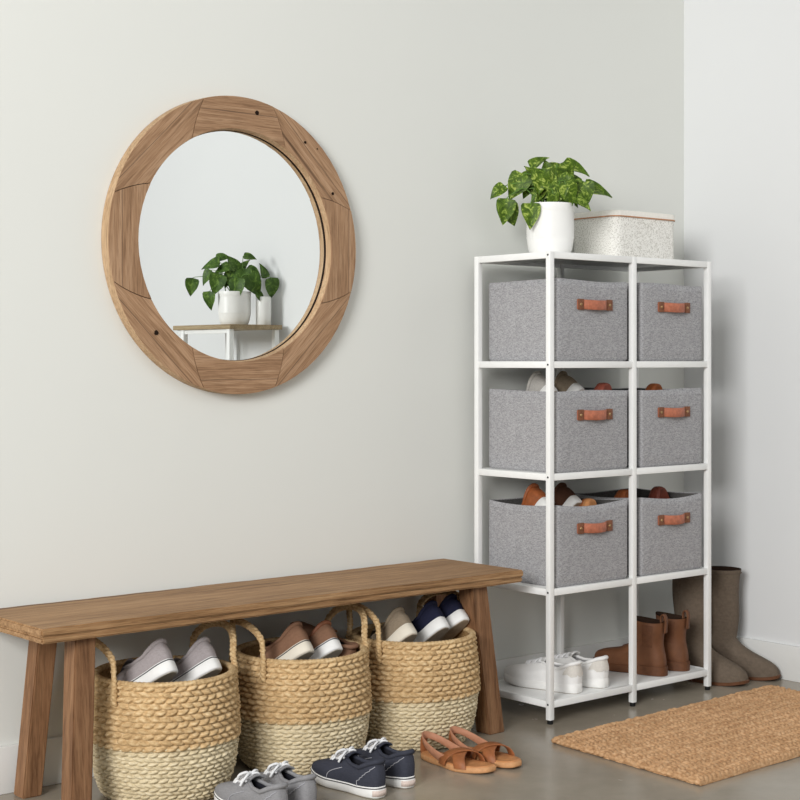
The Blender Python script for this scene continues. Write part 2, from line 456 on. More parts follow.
def make_basket(label, loc, rot):
    b = thing('woven_basket', label, 'basket', loc, (0, 0, rot), 'woven baskets under the bench')
    lo = MB(); lo.grid(weave(.0, .150, 14, 46, .0095, -.005), cv=True)
    aa = np.arange(64)*2*PI/64
    lo.grid(np.array([[(r*math.cos(t), r*math.sin(t), z) for t in aa] for r, z in [(.0, .008), (.10, .008), (.136, .010), (.148, .022), (.164, .08), (.168, .158)]]), cv=True)
    lo.grid(np.array([[(r*math.cos(t), r*math.sin(t), z) for t in aa] for r, z in [(.141, .002), (.10, .0), (.0, .0)]]), cv=True)
    lo.build('lower_weave', M['straw_pale'], b)
    up = MB(); up.grid(weave(.141, BH-.004, 11, 42, .0120, -.003), cv=True)
    up.build('upper_weave', M['straw'], b)
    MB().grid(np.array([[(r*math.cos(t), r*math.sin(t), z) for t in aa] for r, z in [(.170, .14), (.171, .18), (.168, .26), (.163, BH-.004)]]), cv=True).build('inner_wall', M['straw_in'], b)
    # braided rim
    n = 400; t = np.arange(n)*2*PI/n
    rim = MB().tube(np.stack([.170*np.cos(t), .170*np.sin(t), np.full(n, BH-.002)], 1), .0062*(1+.22*np.abs(np.sin(t*48))), 10, True, sx=1.3)
    rim.build('rim', M['straw'], b)
    for s in (0, 1):
        a0 = s*PI; half = .46; P = []
        for q in np.linspace(0, 1, 90):
            ang = a0+half*(-math.cos(q*PI))*(1.0+.0*q)
            hgt = math.sin(q*PI)**.55*.094
            if q < .001 or q > .999: pass
            P.append((.178*math.cos(ang)+.012*math.sin(q*PI)*math.cos(a0), .178*math.sin(ang)+.012*math.sin(q*PI)*math.sin(a0), BH+hgt))
        P = np.array(P)
        d0 = np.array([[P[0, 0]*(1.03+.0*k), P[0, 1]*1.03, BH-.052+.052*k/8] for k in range(8)])
        d1 = np.array([[P[-1, 0]*1.03, P[-1, 1]*1.03, BH-.052*(k+1)/8] for k in range(8)])
        P = catmull(np.concatenate([d0, P[3:-3:6], d1]), 8)
        L = np.concatenate([[0], np.cumsum(np.linalg.norm(np.diff(P, axis=0), axis=1))])
        h = MB()
        # three strands twisted together
        T = np.gradient(P, axis=0); T /= np.linalg.norm(T, axis=1)[:, None]
        out = np.array([math.cos(a0), math.sin(a0), 0.]); Wd = np.cross(T, out); Wd /= np.linalg.norm(Wd, axis=1)[:, None]
        Nn = np.cross(Wd, T)
        for k in range(3):
            ph = L/.034*2*PI+k*2*PI/3
            h.tube(P+Wd*(np.sin(ph)*.0050)[:, None]+Nn*(np.sin(2*ph)*.0028)[:, None], .0050, 8)
        h.build('handle', M['straw'], b)
    return b
BK = [(-2.326, -.245, 0), (-1.897, -.240, 0), (-1.502, -.245, 0)]
k1 = make_basket('two-tone woven basket under the bench, nearest the left bench legs', BK[0], math.radians(-9))
k2 = copy_tree(k1, 'middle two-tone woven basket under the bench, holding brown shoes', BK[1], (0, 0, math.radians(-8)))
k3 = copy_tree(k1, 'two-tone woven basket under the bench beside the right bench legs, holding ink blue shoes', BK[2], (0, 0, math.radians(-2)))

for b, ra, la in ((k1, 18, 0), (k2, 12, 3), (k3, 20, -6)):
    hs = [c for c in b.children if c.name.startswith('handle')]
    hs[0].rotation_euler.z = math.radians(ra); hs[1].rotation_euler.z = math.radians(la)
# ------------------------------------------------------------------ shoes
def sole_outline(L, W, side=1, n=72, heel=.78, pw=.60):
    ph = np.arange(n)*2*PI/n
    t = (1-np.cos(ph))/2
    g = np.interp(t, [0, .15, .4, .66, .85, 1], [heel, heel+.02, heel, 1, .98, .9])
    y = W/2*g*np.sign(np.sin(ph))*np.abs(np.sin(ph))**pw
    c = side*(-.007*np.sin(PI*np.clip((t-.1)/.9, 0, 1))+.006*np.clip((t-.6)/.4, 0, 1))
    return np.stack([t*L, y+c], 1), t, ph, c
def spring(t, s=.012): return s*np.clip((t-.68)/.32, 0, 1)**2
def inset(P, d):
    T = np.roll(P, -1, 0)-np.roll(P, 1, 0); N = np.stack([T[:, 1], -T[:, 0]], 1)
    N /= np.linalg.norm(N, axis=1)[:, None]+1e-9
    return P+N*d
def ring3(P, z): return np.concatenate([P, (np.full(len(P), z) if np.isscalar(z) else z)[:, None]], 1)

def make_sneaker(name, label, cat, upper, sole, lining, outsole, side=1, L=.246, W=.090, laces=None, collar=None, stripe=True,
                 heel_label=False, stitch=None, heel_patch=None, bow=True, zs=.027, puff=.006, group=None, toecap=False, bulk=1.):
    root = thing(name, label, cat, group=group)
    P, t, ph, c = sole_outline(L, W, side)
    sp = spring(t); zt = zs+sp+.004*np.clip((.25-t)/.25, 0, 1)
    s = MB()
    rings = [ring3(inset(P, .006), sp+.001), ring3(inset(P, .002), sp+.0015), ring3(P, sp+.004), ring3(inset(P, -.0008), sp+.5*zs), ring3(P, zt-.002), ring3(inset(P, .002), zt), ring3(inset(P, .012), zt)]
    s.grid(np.array(rings), cv=True); s.cap(rings[-1]); s.build('sole', sole, root)
    o = MB(); r0 = ring3(inset(P, .005), sp-.0002); o.grid(np.array([ring3(inset(P, .004), sp+.002), r0]), cv=True); o.cap(r0); o.build('outsole', outsole, root, angle=40)
    if stripe:
        MB().tube(ring3(inset(P, -.0006), zt-.005), .0013, 6, True, sx=1, sy=1).build('sole_stripe', M['stripe'], root)
    # upper
    x0, x1 = .0175, .52*L; ow = .064*W/.098
    tt = (1-np.cos(ph))/2
    ox = x0-.012+(x1-x0+.012)*tt
    oy = ow/2*np.sign(np.sin(ph))*np.abs(np.sin(ph))**.75*np.interp(tt, [0, .3, .6, 1], [.9, 1, .85, .55])+np.interp(tt, [0, 1], [0, 1])*c.min()*0+c*0
    oz = np.interp(tt, [0, .12, .4, .7, 1], [.091, .087, .071, .072, .084])*bulk
    O = np.stack([ox, oy, oz], 1)
    Pi = ring3(inset(P, .0012), zt-.003)
    w_toe = np.clip((t-.5)/.5, 0, 1)**1.2; w_heel = np.clip((.2-t)/.2, 0, 1)
    C1 = Pi.copy(); C1[:, 2] += .032+.008*w_heel-.007*w_toe
    outw = inset(P, -puff*.6); C1[:, :2] = outw
    C2 = O+(Pi-O)*np.stack([.3+.28*w_toe, .72-.1*w_toe, 0*t], 1)
    C2[:, 2] = O[:, 2]-(.014*(1-w_toe)+.027*w_toe+.008*w_heel)
    C2[:, 2] = np.maximum(C2[:, 2], .048)
    nb = 16
    G = np.stack([np.stack([bez(Pi[i], C1[i], C2[i], O[i], nb) for i in range(len(t))])], 0)[0]  # (n,nb,3)
    u = MB(); u.grid(G, cu=True); u.build('upper', upper, root)
    # lining: rolls inward and down to the footbed
    bed = np.stack([.022+(.56*L-.022)*tt, oy*.95, np.full(len(t), zs+.004)], 1)
    lin = np.stack([O+np.array([0, 0, .0005]), O*np.array([1, .86, 1])+np.array([.0, 0, -.006]), bed*np.array([1, 1, 0])+np.array([0, 0, .05]), bed], 1)
    lm = MB(); lm.grid(lin, cu=True); lm.cap(bed); lm.build('lining', lining, root)
    MB().tube(O, .0048+.0034*np.clip(.6-tt, 0, 1), 8, True).build('collar', collar or upper, root)
    # tongue
    tg = []
    for q in np.linspace(0, 1, 10):
        xx = x1+.012-q*.040; zz = (.078+.018*math.sin(min(1, q*1.1)*PI/2)+.006*max(0, q-.6))*bulk; hw = .016+.006*q
        tg.append([(xx, hw*v, zz-.008*v*v) for v in np.linspace(-1, 1, 9)])
    tg = np.array(tg); b = tg[::-1]-np.array([0, 0, .005])
    tm = MB(); tm.grid(np.concatenate([tg, b]), cu=True); tm.build('tongue', upper, root)
    if laces is not None:
        lb = MB(); 
        def surf(x, v):
            # point on the vamp: height from the toe ridge line
            i = int(np.argmin(np.abs(t-.999))); ridge = G[len(t)//2]
            zr = np.interp(x, ridge[::-1, 0][::1], ridge[::-1, 2])
            return zr
        ridge = G[len(t)//2]; o = np.argsort(ridge[:, 0]); rx = ridge[o, 0]; rz = ridge[o, 2]
        for k in range(5):
            xk = x1+.000+k*.0125; hw = .020-.0016*k
            Pn = []
            for v in np.linspace(-1, 1, 11):
                xx = xk+.004*(v if k % 2 else -v)
                Pn.append((xx, hw*v, np.interp(xx, rx, rz)+.0055-.0095*v*v))
            lb.tube(Pn, .0042, 8, sx=1.3, sy=.7)
        if bow:
            zt0 = np.interp(x1, rx, rz)+.008
            for sg in (-1, 1):
                lb.tube(catmull([(x1+.002, 0, zt0), (x1+.000, sg*.012, zt0+.008), (x1+.008, sg*.026, zt0+.003), (x1+.016, sg*.025, zt0-.008), (x1+.012, sg*.012, zt0-.001), (x1+.003, 0, zt0+.001)], 6), .0032, 8)
                lb.tube(catmull([(x1+.002, 0, zt0), (x1-.008, sg*.014, zt0+.004), (x1-.006, sg*.026, zt0-.008), (x1-.002, sg*.032, zt0-.020)], 6), .0028, 8)
            lb.tube([(x1+.002, -.006, zt0+.001), (x1+.002, 0, zt0+.004), (x1+.002, .006, zt0+.001)], .005, 8)
        lb.build('laces', laces, root)
    n = len(t)
    if heel_label:
        hb = MB(); idx = [(i) % n for i in range(-5, 6)]
        A = np.array([[(P[i]*1.0)[0]-.0022, P[i][1], z] for z in (.008, .020) for i in idx]).reshape(2, len(idx), 3)
        off = inset(P, -.0022)
        A = np.array([[(off[i][0], off[i][1], z) for i in idx] for z in (.007, .0205)])
        B = np.array([[(P[i][0]+.001, P[i][1]*.98, z) for i in idx] for z in (.0205, .007)])
        hb.grid(np.concatenate([A, B]), cu=True); hb.build('heel_label', M['heel_tab'], root)
    if stitch is not None:
        for sg in (1, -1):
            ids = []
            for q in np.linspace(0, 1, 16):
                i = int(round((.30*(1-q**1.6)+.08*q)*n/2*1.0))+1; j = q*(nb-4)
                i = i if sg > 0 else (n-i) % n
                g0 = G[i, int(j)]*(1-(j % 1))+G[i, min(int(j)+1, nb-1)]*(j % 1)
                ids.append(g0+np.array([-.0008, .0012*np.sign(g0[1]), .0004]))
            MB().tube(catmull(ids, 3), .0009, 5).build('stitching', stitch, root)
            ids = []
            for q in np.linspace(0, 1, 12):
                i = int(round(.60*n/2)); j = q*(nb-5); i = i if sg > 0 else n-i
                g0 = G[i, int(j)]*(1-(j % 1))+G[i, min(int(j)+1, nb-1)]*(j % 1)
                ids.append(g0+np.array([0, .0012*np.sign(g0[1]), .0006]))
            MB().tube(catmull(ids, 3), .0009, 5).build('stitching', stitch, root)
    if heel_patch is not None:
        hp = MB(); k = int(n*.14); ids = [i % n for i in range(-k, k+1)]
        S = []
        for i in ids:
            e = 1-abs((i if i < n/2 else i-n)/k)
            lo = int(6-2*e+2*math.sin(e*9)*.4); row = []
            for j in range(max(2, lo), nb):
                g0 = G[i, j]; d = np.array([g0[0]-.06, g0[1]*1.6, 0]); d /= np.linalg.norm(d)
                row.append(g0+d*.0018)
            while len(row) < nb-2: row.insert(0, row[0]+np.array([0, 0, 0]))
            S.append(row)
        hp.grid(np.array(S)); hp.build('heel_patch', heel_patch, root)
    return root

def put(o, loc, yaw, pitch=0, roll=0):
    o.location = loc; o.rotation_euler = (math.radians(roll), math.radians(pitch), math.radians(yaw)); return o

# pairs on the floor
g1 = make_sneaker('canvas_sneaker', 'grey canvas sneaker with white laces on the floor, left shoe of its pair', 'shoe', M['canvas_grey'], M['white_rubber'], M['dark_lining'], M['tread_plain'], 1, laces=M['lace'], stitch=M['stitch'], group='grey sneakers on the floor')
put(g1, (-2.268, -.672, 0), 92)
g2 = make_sneaker('canvas_sneaker', 'grey canvas sneaker with white laces on the floor, right shoe of its pair', 'shoe', M['canvas_grey'], M['white_rubber'], M['dark_lining'], M['tread_plain'], -1, laces=M['lace'], stitch=M['stitch'], group='grey sneakers on the floor')
put(g2, (-2.172, -.655, 0), 90)
n1 = make_sneaker('canvas_sneaker', 'dark navy laced sneaker on the floor, left shoe of its pair', 'shoe', M['canvas_navy'], M['white_rubber'], M['dark_lining'], M['tread_plain'], 1, laces=M['lace'], stitch=M['stitch'], heel_label=True, group='navy sneakers on the floor')
put(n1, (-1.955, -.652, 0), 93)
n2 = make_sneaker('canvas_sneaker', 'dark navy laced sneaker on the floor, right shoe of its pair', 'shoe', M['canvas_navy'], M['white_rubber'], M['dark_lining'], M['tread_plain'], -1, laces=M['lace'], stitch=M['stitch'], heel_label=True, group='navy sneakers on the floor')
put(n2, (-1.842, -.630, 0), 89)
# white pair on the bottom shelf
w1 = make_sneaker('leather_sneaker', 'white leather sneaker on the bottom shelf, nearest the left front post', 'shoe', M['white_leather'], M['white_rubber'], M['grey_inner'], M['tread_plain'], 1, laces=M['lace'], stripe=False, heel_patch=M['cream_leather'], bow=False, L=.272, W=.100, group='white sneakers on the bottom shelf', bulk=1.02)
put(w1, (-.930, -.360, .068), 100)
w2 = make_sneaker('leather_sneaker', 'white leather sneaker on the bottom shelf, between its mate and the brown ankle boots', 'shoe', M['white_leather'], M['white_rubber'], M['grey_inner'], M['tread_plain'], -1, laces=M['lace'], stripe=False, heel_patch=M['cream_leather'], bow=False, L=.272, W=.100, group='white sneakers on the bottom shelf', bulk=1.02)
put(w2, (-.810, -.358, .068), 98)

# shoes standing heel-up in the baskets
def bshoe(label, up, sole, outs, loc, yaw, pitch, roll=0, side=1, group=None, stripe=True, lining='dark_lining', zs=.033, L=.252, collar=None, bulk=.97):
    o = make_sneaker('sneaker', label, 'shoe', M[up], M[sole], M[lining], M[outs], side, stripe=stripe, zs=zs, L=L, group=group, collar=collar, bulk=bulk)
    return put(o, loc, yaw, pitch, roll)
G1 = 'grey shoes in the left basket'; G2 = 'brown shoes in the middle basket'; G3 = 'shoes in the right basket'
bshoe('soft grey sneaker heel-up in the left basket, the one nearer the bench legs', 'canvas_mauve', 'white_rubber', 'tread', (-2.358, -.352, .320), 124, 33, 20, 1, G1)
bshoe('soft grey sneaker heel-up in the left basket, beside the right-hand handle', 'canvas_mauve', 'white_rubber', 'tread', (-2.222, -.340, .308), 120, 36, 18, -1, G1)
bshoe('brown suede sneaker heel-up in the middle basket, nearest the front handle', 'suede_brown', 'cream_rubber', 'tread', (-1.940, -.352, .318), 122, 35, 20, 1, G2)
bshoe('brown suede sneaker with tan collar heel-up in the centre of the middle basket', 'suede_brown', 'white_rubber', 'tread', (-1.838, -.340, .310), 114, 38, 18, -1, G2, collar=M['leather_dark'])
bshoe('brown suede shoe lying lowest in the middle basket, by its right handle', 'suede_brown', 'cream_rubber', 'tread_plain', (-1.782, -.298, .222), 98, -20, 0, 1, G2, L=.235)
bshoe('taupe sneaker with cream sole heel-up in the right basket', 'canvas_taupe', 'cream_rubber', 'tread_plain', (-1.584, -.352, .324), 112, 42, 16, 1, G3, stripe=False, zs=.034)
bshoe('ink blue sneaker heel-up in the right basket, beside the taupe one', 'canvas_ink', 'white_rubber', 'tread_plain', (-1.454, -.342, .326), 112, 40, 16, 1, 'ink blue shoes in the right basket', stripe=False, zs=.034)
bshoe('ink blue sneaker heel-up in the right basket, nearest the bench leg', 'canvas_ink', 'white_rubber', 'tread_plain', (-1.364, -.326, .336), 110, 42, 16, -1, 'ink blue shoes in the right basket', stripe=False, zs=.034)

# ------------------------------------------------------------------ sandals
def ribbon(path, width_dirs, w, th, name, mat, parent):
    P = np.asarray(path, float); D = np.asarray(width_dirs, float); D /= np.linalg.norm(D, axis=1)[:, None]
    T = np.gradient(P, axis=0); T /= np.linalg.norm(T, axis=1)[:, None]; N = np.cross(T, D); N /= np.linalg.norm(N, axis=1)[:, None]
    w = np.full(len(P), w) if np.isscalar(w) else np.asarray(w)
    k = [(-1, -1), (-.9, -.9), (0, -1), (.9, -.9), (1, -1), (1, 1), (.9, .9), (0, 1), (-.9, .9), (-1, 1)]
    k = [(-1, 0), (-.9, -1), (0, -1), (.9, -1), (1, 0), (.9, 1), (0, 1), (-.9, 1)]
    G = np.array([[P[i]+D[i]*w[i]/2*a+N[i]*th/2*b for a, b in k] for i in range(len(P))])
    return MB().grid(G, cv=True).cap(G[0]).cap(G[-1]).build(name, mat, parent)
def make_sandal(label, side, group):
    root = thing('leather_sandal', label, 'sandal', group=group)
    L, W = .250, .090
    P, t, ph, c = sole_outline(L, W, side, heel=.72)
    sp = spring(t, .006)
    r = [ring3(inset(P, .004), sp), ring3(inset(P, .001), sp+.001), ring3(P, sp+.004), ring3(P, sp+.013), ring3(inset(P, .003), sp+.015)]
    s = MB(); s.grid(np.array(r), cv=True); s.cap(r[0]); s.build('sole', M['sandal_sole'], root)
    r = [ring3(inset(P, .0025), sp+.0145), ring3(inset(P, .0035), sp+.018), ring3(inset(P, .010), sp+.0175), ring3(inset(P, .024), sp+.0165)]
    s = MB(); s.grid(np.array(r), cv=True); s.cap(r[-1]); s.build('footbed', M['sandal_bed'], root)
    def arch(xa, xb, h, w, nm='strap', ya=.045, yb=-.045):
        path = []; D = []
        for q in np.linspace(0, 1, 24):
            x = xa+(xb-xa)*q; y = (ya+(yb-ya)*q)
            yy = .046*math.cos(q*PI) if ya > 0 else -.046*math.cos(q*PI)
            path.append((x, yy*.94-side*.003, .010+h*math.sin(q*PI)**.6)); D.append((1, (xb-xa)/.12*-1.0*0+.35*(1 if xb > xa else -1), 0))
        return ribbon(path, D, .036, .0032, nm, M['sandal'], root)
    arch(.112, .182, .035, .03); arch(.182, .114, .0385, .03)
    # heel sling
    path = []; D = []
    for q in np.linspace(-1, 1, 31):
        a = q*PI/2*1.0
        x = .120-.114*math.cos(a)**.8 if abs(q) < 1 else .120
        y = .040*math.sin(a)
        z = .022+.040*math.cos(a)**1.0
        path.append((x, y, z)); D.append((-.25*math.cos(a), 0, 1))
    ribbon(path, D, [.026-.006*math.cos(q*PI/2) for q in np.linspace(-1, 1, 31)], .0035, 'heel_strap', M['sandal_in'], root)
    path = [(.010+.003*k, .0, .014+.012*k) for k in range(5)]
    ribbon([(.004, 0, .012), (.002, 0, .03), (.003, 0, .045), (.006, 0, .060)], [(0, 1, 0)]*4, .026, .004, 'heel_tab', M['sandal'], root)
    return root
s1 = make_sandal('tan leather crossed-strap sandal on the floor, nearest the navy sneakers', 1, 'tan sandals on the floor'); put(s1, (-1.615, -.418, 0), -86)
s2 = make_sandal('tan leather crossed-strap sandal on the floor, nearest the right bench leg', -1, 'tan sandals on the floor'); put(s2, (-1.518, -.425, 0), -86)

# ------------------------------------------------------------------ boots
def make_boot(name, label, L, W, H, sx0, sx1, sw, up, sole, side, group, heel=.0, zs=.016, tab=False, flare=1.0, anklez=.10, seam=None, lean=0.):
    root = thing(name, label, 'boot', group=group)
    P, t, ph, c = sole_outline(L, W, side, heel=.74)
    sp = spring(t, .010); zt = zs+sp+heel
    zb = sp+np.where(t < .3, 0, heel)*0
    r = [ring3(inset(P, .003), zb), ring3(inset(P, -.001), zb+.002), ring3(inset(P, -.002), zt-.002), ring3(inset(P, .003), zt)]
    s = MB(); s.grid(np.array(r), cv=True); s.cap(r[0]); s.cap(r[-1]); s.build('sole', sole, root, angle=50)
    tt = (1-np.cos(ph))/2
    def loop(xa, xb, w, z):
        return np.stack([xa+(xb-xa)*tt, w/2*np.sin(ph), np.full(len(t), z) if np.isscalar(z) else z], 1)
    A = loop(sx0+.004, sx1*.98+.004, sw*.92, anklez*np.ones(len(t))+.012*tt)
    Pi = ring3(inset(P, .002), zt-.002)
    w_toe = np.clip((t-.45)/.55, 0, 1); w_heel = np.clip((.2-t)/.2, 0, 1)
    C1 = Pi.copy(); C1[:, :2] = inset(P, -.003); C1[:, 2] += .040+.012*w_toe-.01*w_heel
    C2 = A.copy(); C2[:, 2] -= .03+.028*w_toe; C2[:, 0] += .035*w_toe-.004*w_heel; C2[:, 1] += (Pi[:, 1]-A[:, 1])*.35
    G = np.stack([bez(Pi[i], C1[i], C2[i], A[i], 14) for i in range(len(t))])
    top = loop(sx0-lean*0-.002*flare, sx1*flare+.004, sw*flare, H+.010*tt*(1 if tab else 0)-.006*np.abs(np.sin(ph))*(1 if tab else 0))
    sh = []
    for q in np.linspace(0, 1, 10)[1:]:
        e = A*(1-q)+top*q; e[:, 0] += lean*q+.004*math.sin(q*PI*2)*(1 if H > .3 else .2)
        e[:, 1] *= 1+.05*math.sin(q*PI)
        sh.append(e)
    G = np.concatenate([G, np.stack(sh, 1)], 1)
    u = MB(); u.grid(G, cu=True); u.build('upper', up, root)
    topl = sh[-1]; ctr = topl.mean(0)
    inn = []
    for dz, sc in ((.0006, 1.), (.001, .955), (-.01, .93), (-.03, .86), (-.07, .74)):
        e = ctr+(topl-ctr)*sc; e[:, 2] = topl[:, 2]+dz; inn.append(e)
    l = MB(); l.grid(np.stack(inn, 1), cu=True); l.cap(inn[-1]); l.build('lining', M['boot_in'], root)
    n = len(t)
    if tab:
        z0 = H
        x = topl[0, 0]
        ribbon(catmull([(x-.004, 0, z0-.035), (x-.006, 0, z0-.008), (x-.006, 0, z0+.012), (x+.002, 0, z0+.024), (x+.010, 0, z0+.014), (x+.009, 0, z0-.012)], 5), [(0, 1, 0)]*26, .020, .0035, 'pull_tab', up, root)
        for sg in (1, -1):
            i0 = int(n*.22); ids = [(i0+k) for k in range(-4, 5)]
            if sg < 0: ids = [(n-i) % n for i in ids]
            S = np.array([[G[i, j]*np.array([1, 1, 1])+np.array([0, .0012*sg, 0]) for j in range(11, 22)] for i in ids])
            MB().grid(S).build('side_panel', M['boot_tan_sole'], root)
        hb = MB(); ids = [i % n for i in range(-int(n*.2), int(n*.2)+1)]
        q0 = inset(P, -.0035)
        Gq = np.array([[(q0[i][0], q0[i][1], z) for i in ids] for z in (0.0005, zs+.004)]+[[(P[i][0], P[i][1]*.95, z) for i in ids] for z in (zs+.004, .0005)])
        hb.grid(Gq, cu=True); hb.build('heel', M['boot_tan_sole'], root, angle=50)
    if seam:
        sb = MB()
        for i in (int(n*.2), int(n*.8)):
            sb.tube(catmull([G[i, j]+np.array([0, .0008*np.sign(G[i, j, 1]), 0]) for j in range(2, G.shape[1])], 2), .0014, 5)
        e = np.stack([topl[:, 0], topl[:, 1], topl[:, 2]-.012], 1); e = ctr+(e-ctr)*np.array([1.008, 1.012, 1]); sb.tube(e, .0012, 5, True)
        sb.build('seam', seam, root)
    return root
a1 = make_boot('ankle_boot', 'brown leather ankle boot on the bottom shelf, beside the white sneakers', .252, .096, .172, .006, .106, .080, M['boot_tan'], M['boot_tan_sole'], 1, 'brown ankle boots on the bottom shelf', zs=.026, tab=True, flare=1.03)
put(a1, (-.528, -.356, .068), 103)
a2 = make_boot('ankle_boot', 'brown leather ankle boot on the bottom shelf, beside the right front post', .252, .096, .172, .006, .106, .080, M['boot_tan'], M['boot_tan_sole'], -1, 'brown ankle boots on the bottom shelf', zs=.026, tab=True, flare=1.03)
put(a2, (-.410, -.350, .068), 102)
t1 = make_boot('tall_boot', 'tall taupe suede boot on the floor, closest to the shelving unit', .268, .096, .360, .004, .116, .100, M['boot_olive'], M['boot_welt'], 1, 'tall boots in the corner', zs=.012, flare=1.12, anklez=.12, seam=M['boot_olive'])
t2 = make_boot('tall_boot', 'tall taupe suede boot on the floor, closest to the white right wall', .270, .096, .366, .004, .118, .102, M['boot_olive'], M['boot_welt'], -1, 'tall boots in the corner', zs=.012, flare=1.12, anklez=.12, seam=M['boot_olive'])
put(t1, (-.256, -.166, 0), -78); put(t2, (-.139, -.192, 0), -68)

# ------------------------------------------------------------------ shelving unit
SX0, SX1, SY0, SY1, SH = -1.084, -.328, -.382, -.054, 1.402
PW = .018; LV = [.048, .380, .722, 1.056, SH-.020]; RH = .020
shelf = thing('shelving_unit', 'tall white metal open shelving unit two bays wide standing against the back wall', 'shelf', ((SX0+SX1)/2, (SY0+SY1)/2, 0))
scx, scy = (SX0+SX1)/2, (SY0+SY1)/2
xm = -.706
for x in (SX0, xm-PW/2, SX1-PW):
    for y in (SY0, SY1-PW):
        p = MB().box((x-scx, y-scy, .012), (x+PW-scx, y+PW-scy, SH), .0012).build('post', M['metal'], shelf, angle=30)
        MB().lathe([(0, 0), (.008, 0), (.0085, .002), (.0085, .012), (0, .0125)], 16, (x+PW/2-scx, y+PW/2-scy, 0)).build('foot', M['cap'], p, angle=40)
        if y == SY0 and x == SX0:
            for z in LV: MB().lathe([(0, 0), (.0032, .0), (.0028, .0012), (0, .0014)], 12).build('screw', M['cap'], p).matrix_local = Matrix.Translation((x-scx-.0002, y+PW/2-scy, z+RH/2)) @ Matrix.Rotation(-PI/2, 4, 'Y')
for z in LV:
    for y in (SY0+.001, SY1-PW+.001):
        for xa, xb in ((SX0+PW, xm-PW/2), (xm+PW/2, SX1-PW)):
            MB().box((xa-scx, y-scy, z), (xb-scx, y+PW-.002-scy, z+RH), .001).build('rail', M['metal'], shelf, angle=30)
    for x in (SX0+.001, SX1-PW+.001):
        MB().box((x-scx, SY0+PW-scy, z), (x+PW-.002-scx, SY1-PW-scy, z+RH), .001).build('rail', M['metal'], shelf, angle=30)
    MB().box((SX0+PW-scx, SY0+PW-scy, z+RH-.008), (SX1-PW-scx, SY1-PW-scy, z+RH-.0005), .0005).build('shelf_panel', M['panel'], shelf, angle=30)
for x in (SX0, xm-PW/2, SX1-PW): pass

# ------------------------------------------------------------------ fabric bins
def rrect(w, d, r, k=5, ns=12):
    pts = []
    for (cx_, cy_, a0) in ((w/2-r, d/2-r, 0), (-w/2+r, d/2-r, 90), (-w/2+r, -d/2+r, 180), (w/2-r, -d/2+r, 270)):
        for a in np.linspace(a0, a0+90, k): pts.append((cx_+r*math.cos(math.radians(a)), cy_+r*math.sin(math.radians(a))))
    P = np.array(pts); out = []
    for i in range(len(P)):
        a, b = P[i], P[(i+1) % len(P)]; m_ = ns if np.linalg.norm(b-a) > .05 else 1
        for q in range(m_): out.append(a+(b-a)*q/m_)
    return np.array(out)
BW, BD, BHh = .318, .300, .246
def make_bin(label, loc, sag=0., wob=1., w=BW, handle_tilt=0.):
    root = thing('fabric_bin', label, 'storage bin', loc, group='grey fabric bins on the shelves')
    def ring(h, ins, dz=0):
        R = rrect(w-2*ins, BD-2*ins, .010)
        q = h/BHh
        out = []
        for x, y in R:
            bul = .004*math.sin(q*PI)*wob
            ex = abs(x)/(w/2); ey = abs(y)/(BD/2)
            x2 = x+bul*np.sign(x)*(1-ey**2)*.6; y2 = y+bul*np.sign(y)*(1-ex**2)*.6
            sg = sag*q*((1-ex**2) if ey > .93 else (1-ey**2))
            out.append((x2, y2, h-sg+dz+(.0025*wob*q*math.sin(x*17+y*9+loc[0]*31+loc[2]*7))))
        return np.array(out)
    r = [ring(.003, .006)*np.array([1, 1, 0]), ring(.004, .002)]+[ring(h, 0) for h in np.linspace(.010, BHh-.002, 10)]+[ring(BHh, .0025), ring(BHh-.003, .005)]
    b = MB(); b.grid(np.array(r), cv=True); b.cap(r[0]); b.build('body', M['grey_fabric'], root, angle=60)
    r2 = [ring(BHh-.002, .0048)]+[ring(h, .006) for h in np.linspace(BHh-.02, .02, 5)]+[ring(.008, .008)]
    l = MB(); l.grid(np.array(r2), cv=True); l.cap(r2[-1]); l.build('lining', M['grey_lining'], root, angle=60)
    e = ring(BHh-.020, .0002); MB().tube(e, .0008, 6, True).build('hem', M['grey_fabric'], root)
    # bowed leather handle
    hz = BHh-.074; yf = -BD/2-.0045
    pts = catmull([(-.076, yf, hz), (-.052, yf, hz), (-.034, yf-.012, hz-.001), (0, yf-.018, hz-.002), (.034, yf-.012, hz-.001), (.052, yf, hz), (.076, yf, hz)], 6)
    h = ribbon(pts, [(0, 0, 1)]*len(pts), .030, .0042, 'handle', M['leather'], root)
    for sx in (-1, 1):
        MB().box((sx*.064-.013, yf-.0042, hz-.0165), (sx*.064+.013, yf-.0012, hz+.0165), .001).build('end_patch', M['leather_dark'], h, angle=40)
        rv = MB().lathe([(0, .003), (.003, .0025), (.0048, .0008), (.005, 0)], 14).build('rivet', M['rivet'], h)
        rv.matrix_local = Matrix.Translation((sx*.064, yf-.0042, hz)) @ Matrix.Rotation(PI/2, 4, 'X')
    return root
XL, XR = -.886, -.514
yb = -.374+BD/2
for row, (z, sag, nm) in enumerate(((LV[3]+RH, 0.001, 'top'), (LV[2]+RH, .002, 'second'), (LV[1]+RH, .007, 'third'))):
    a = ['heather grey fabric bin in the top row, left bay under the potted plant', 'heather grey fabric bin in the middle row, left bay, pale shoes showing above its rim', 'heather grey fabric bin in the lowest bin row, left bay, rust shoes showing'][row]
    b = ['heather grey fabric bin in the top row, right bay under the cream box', 'heather grey fabric bin in the middle row, right bay, one brown shoe tip showing', 'heather grey fabric bin in the lowest bin row, right bay, just above the ankle boots'][row]
    make_bin(a, (XL, yb, z), sag); make_bin(b, (XR, yb, z), sag, w=.304)

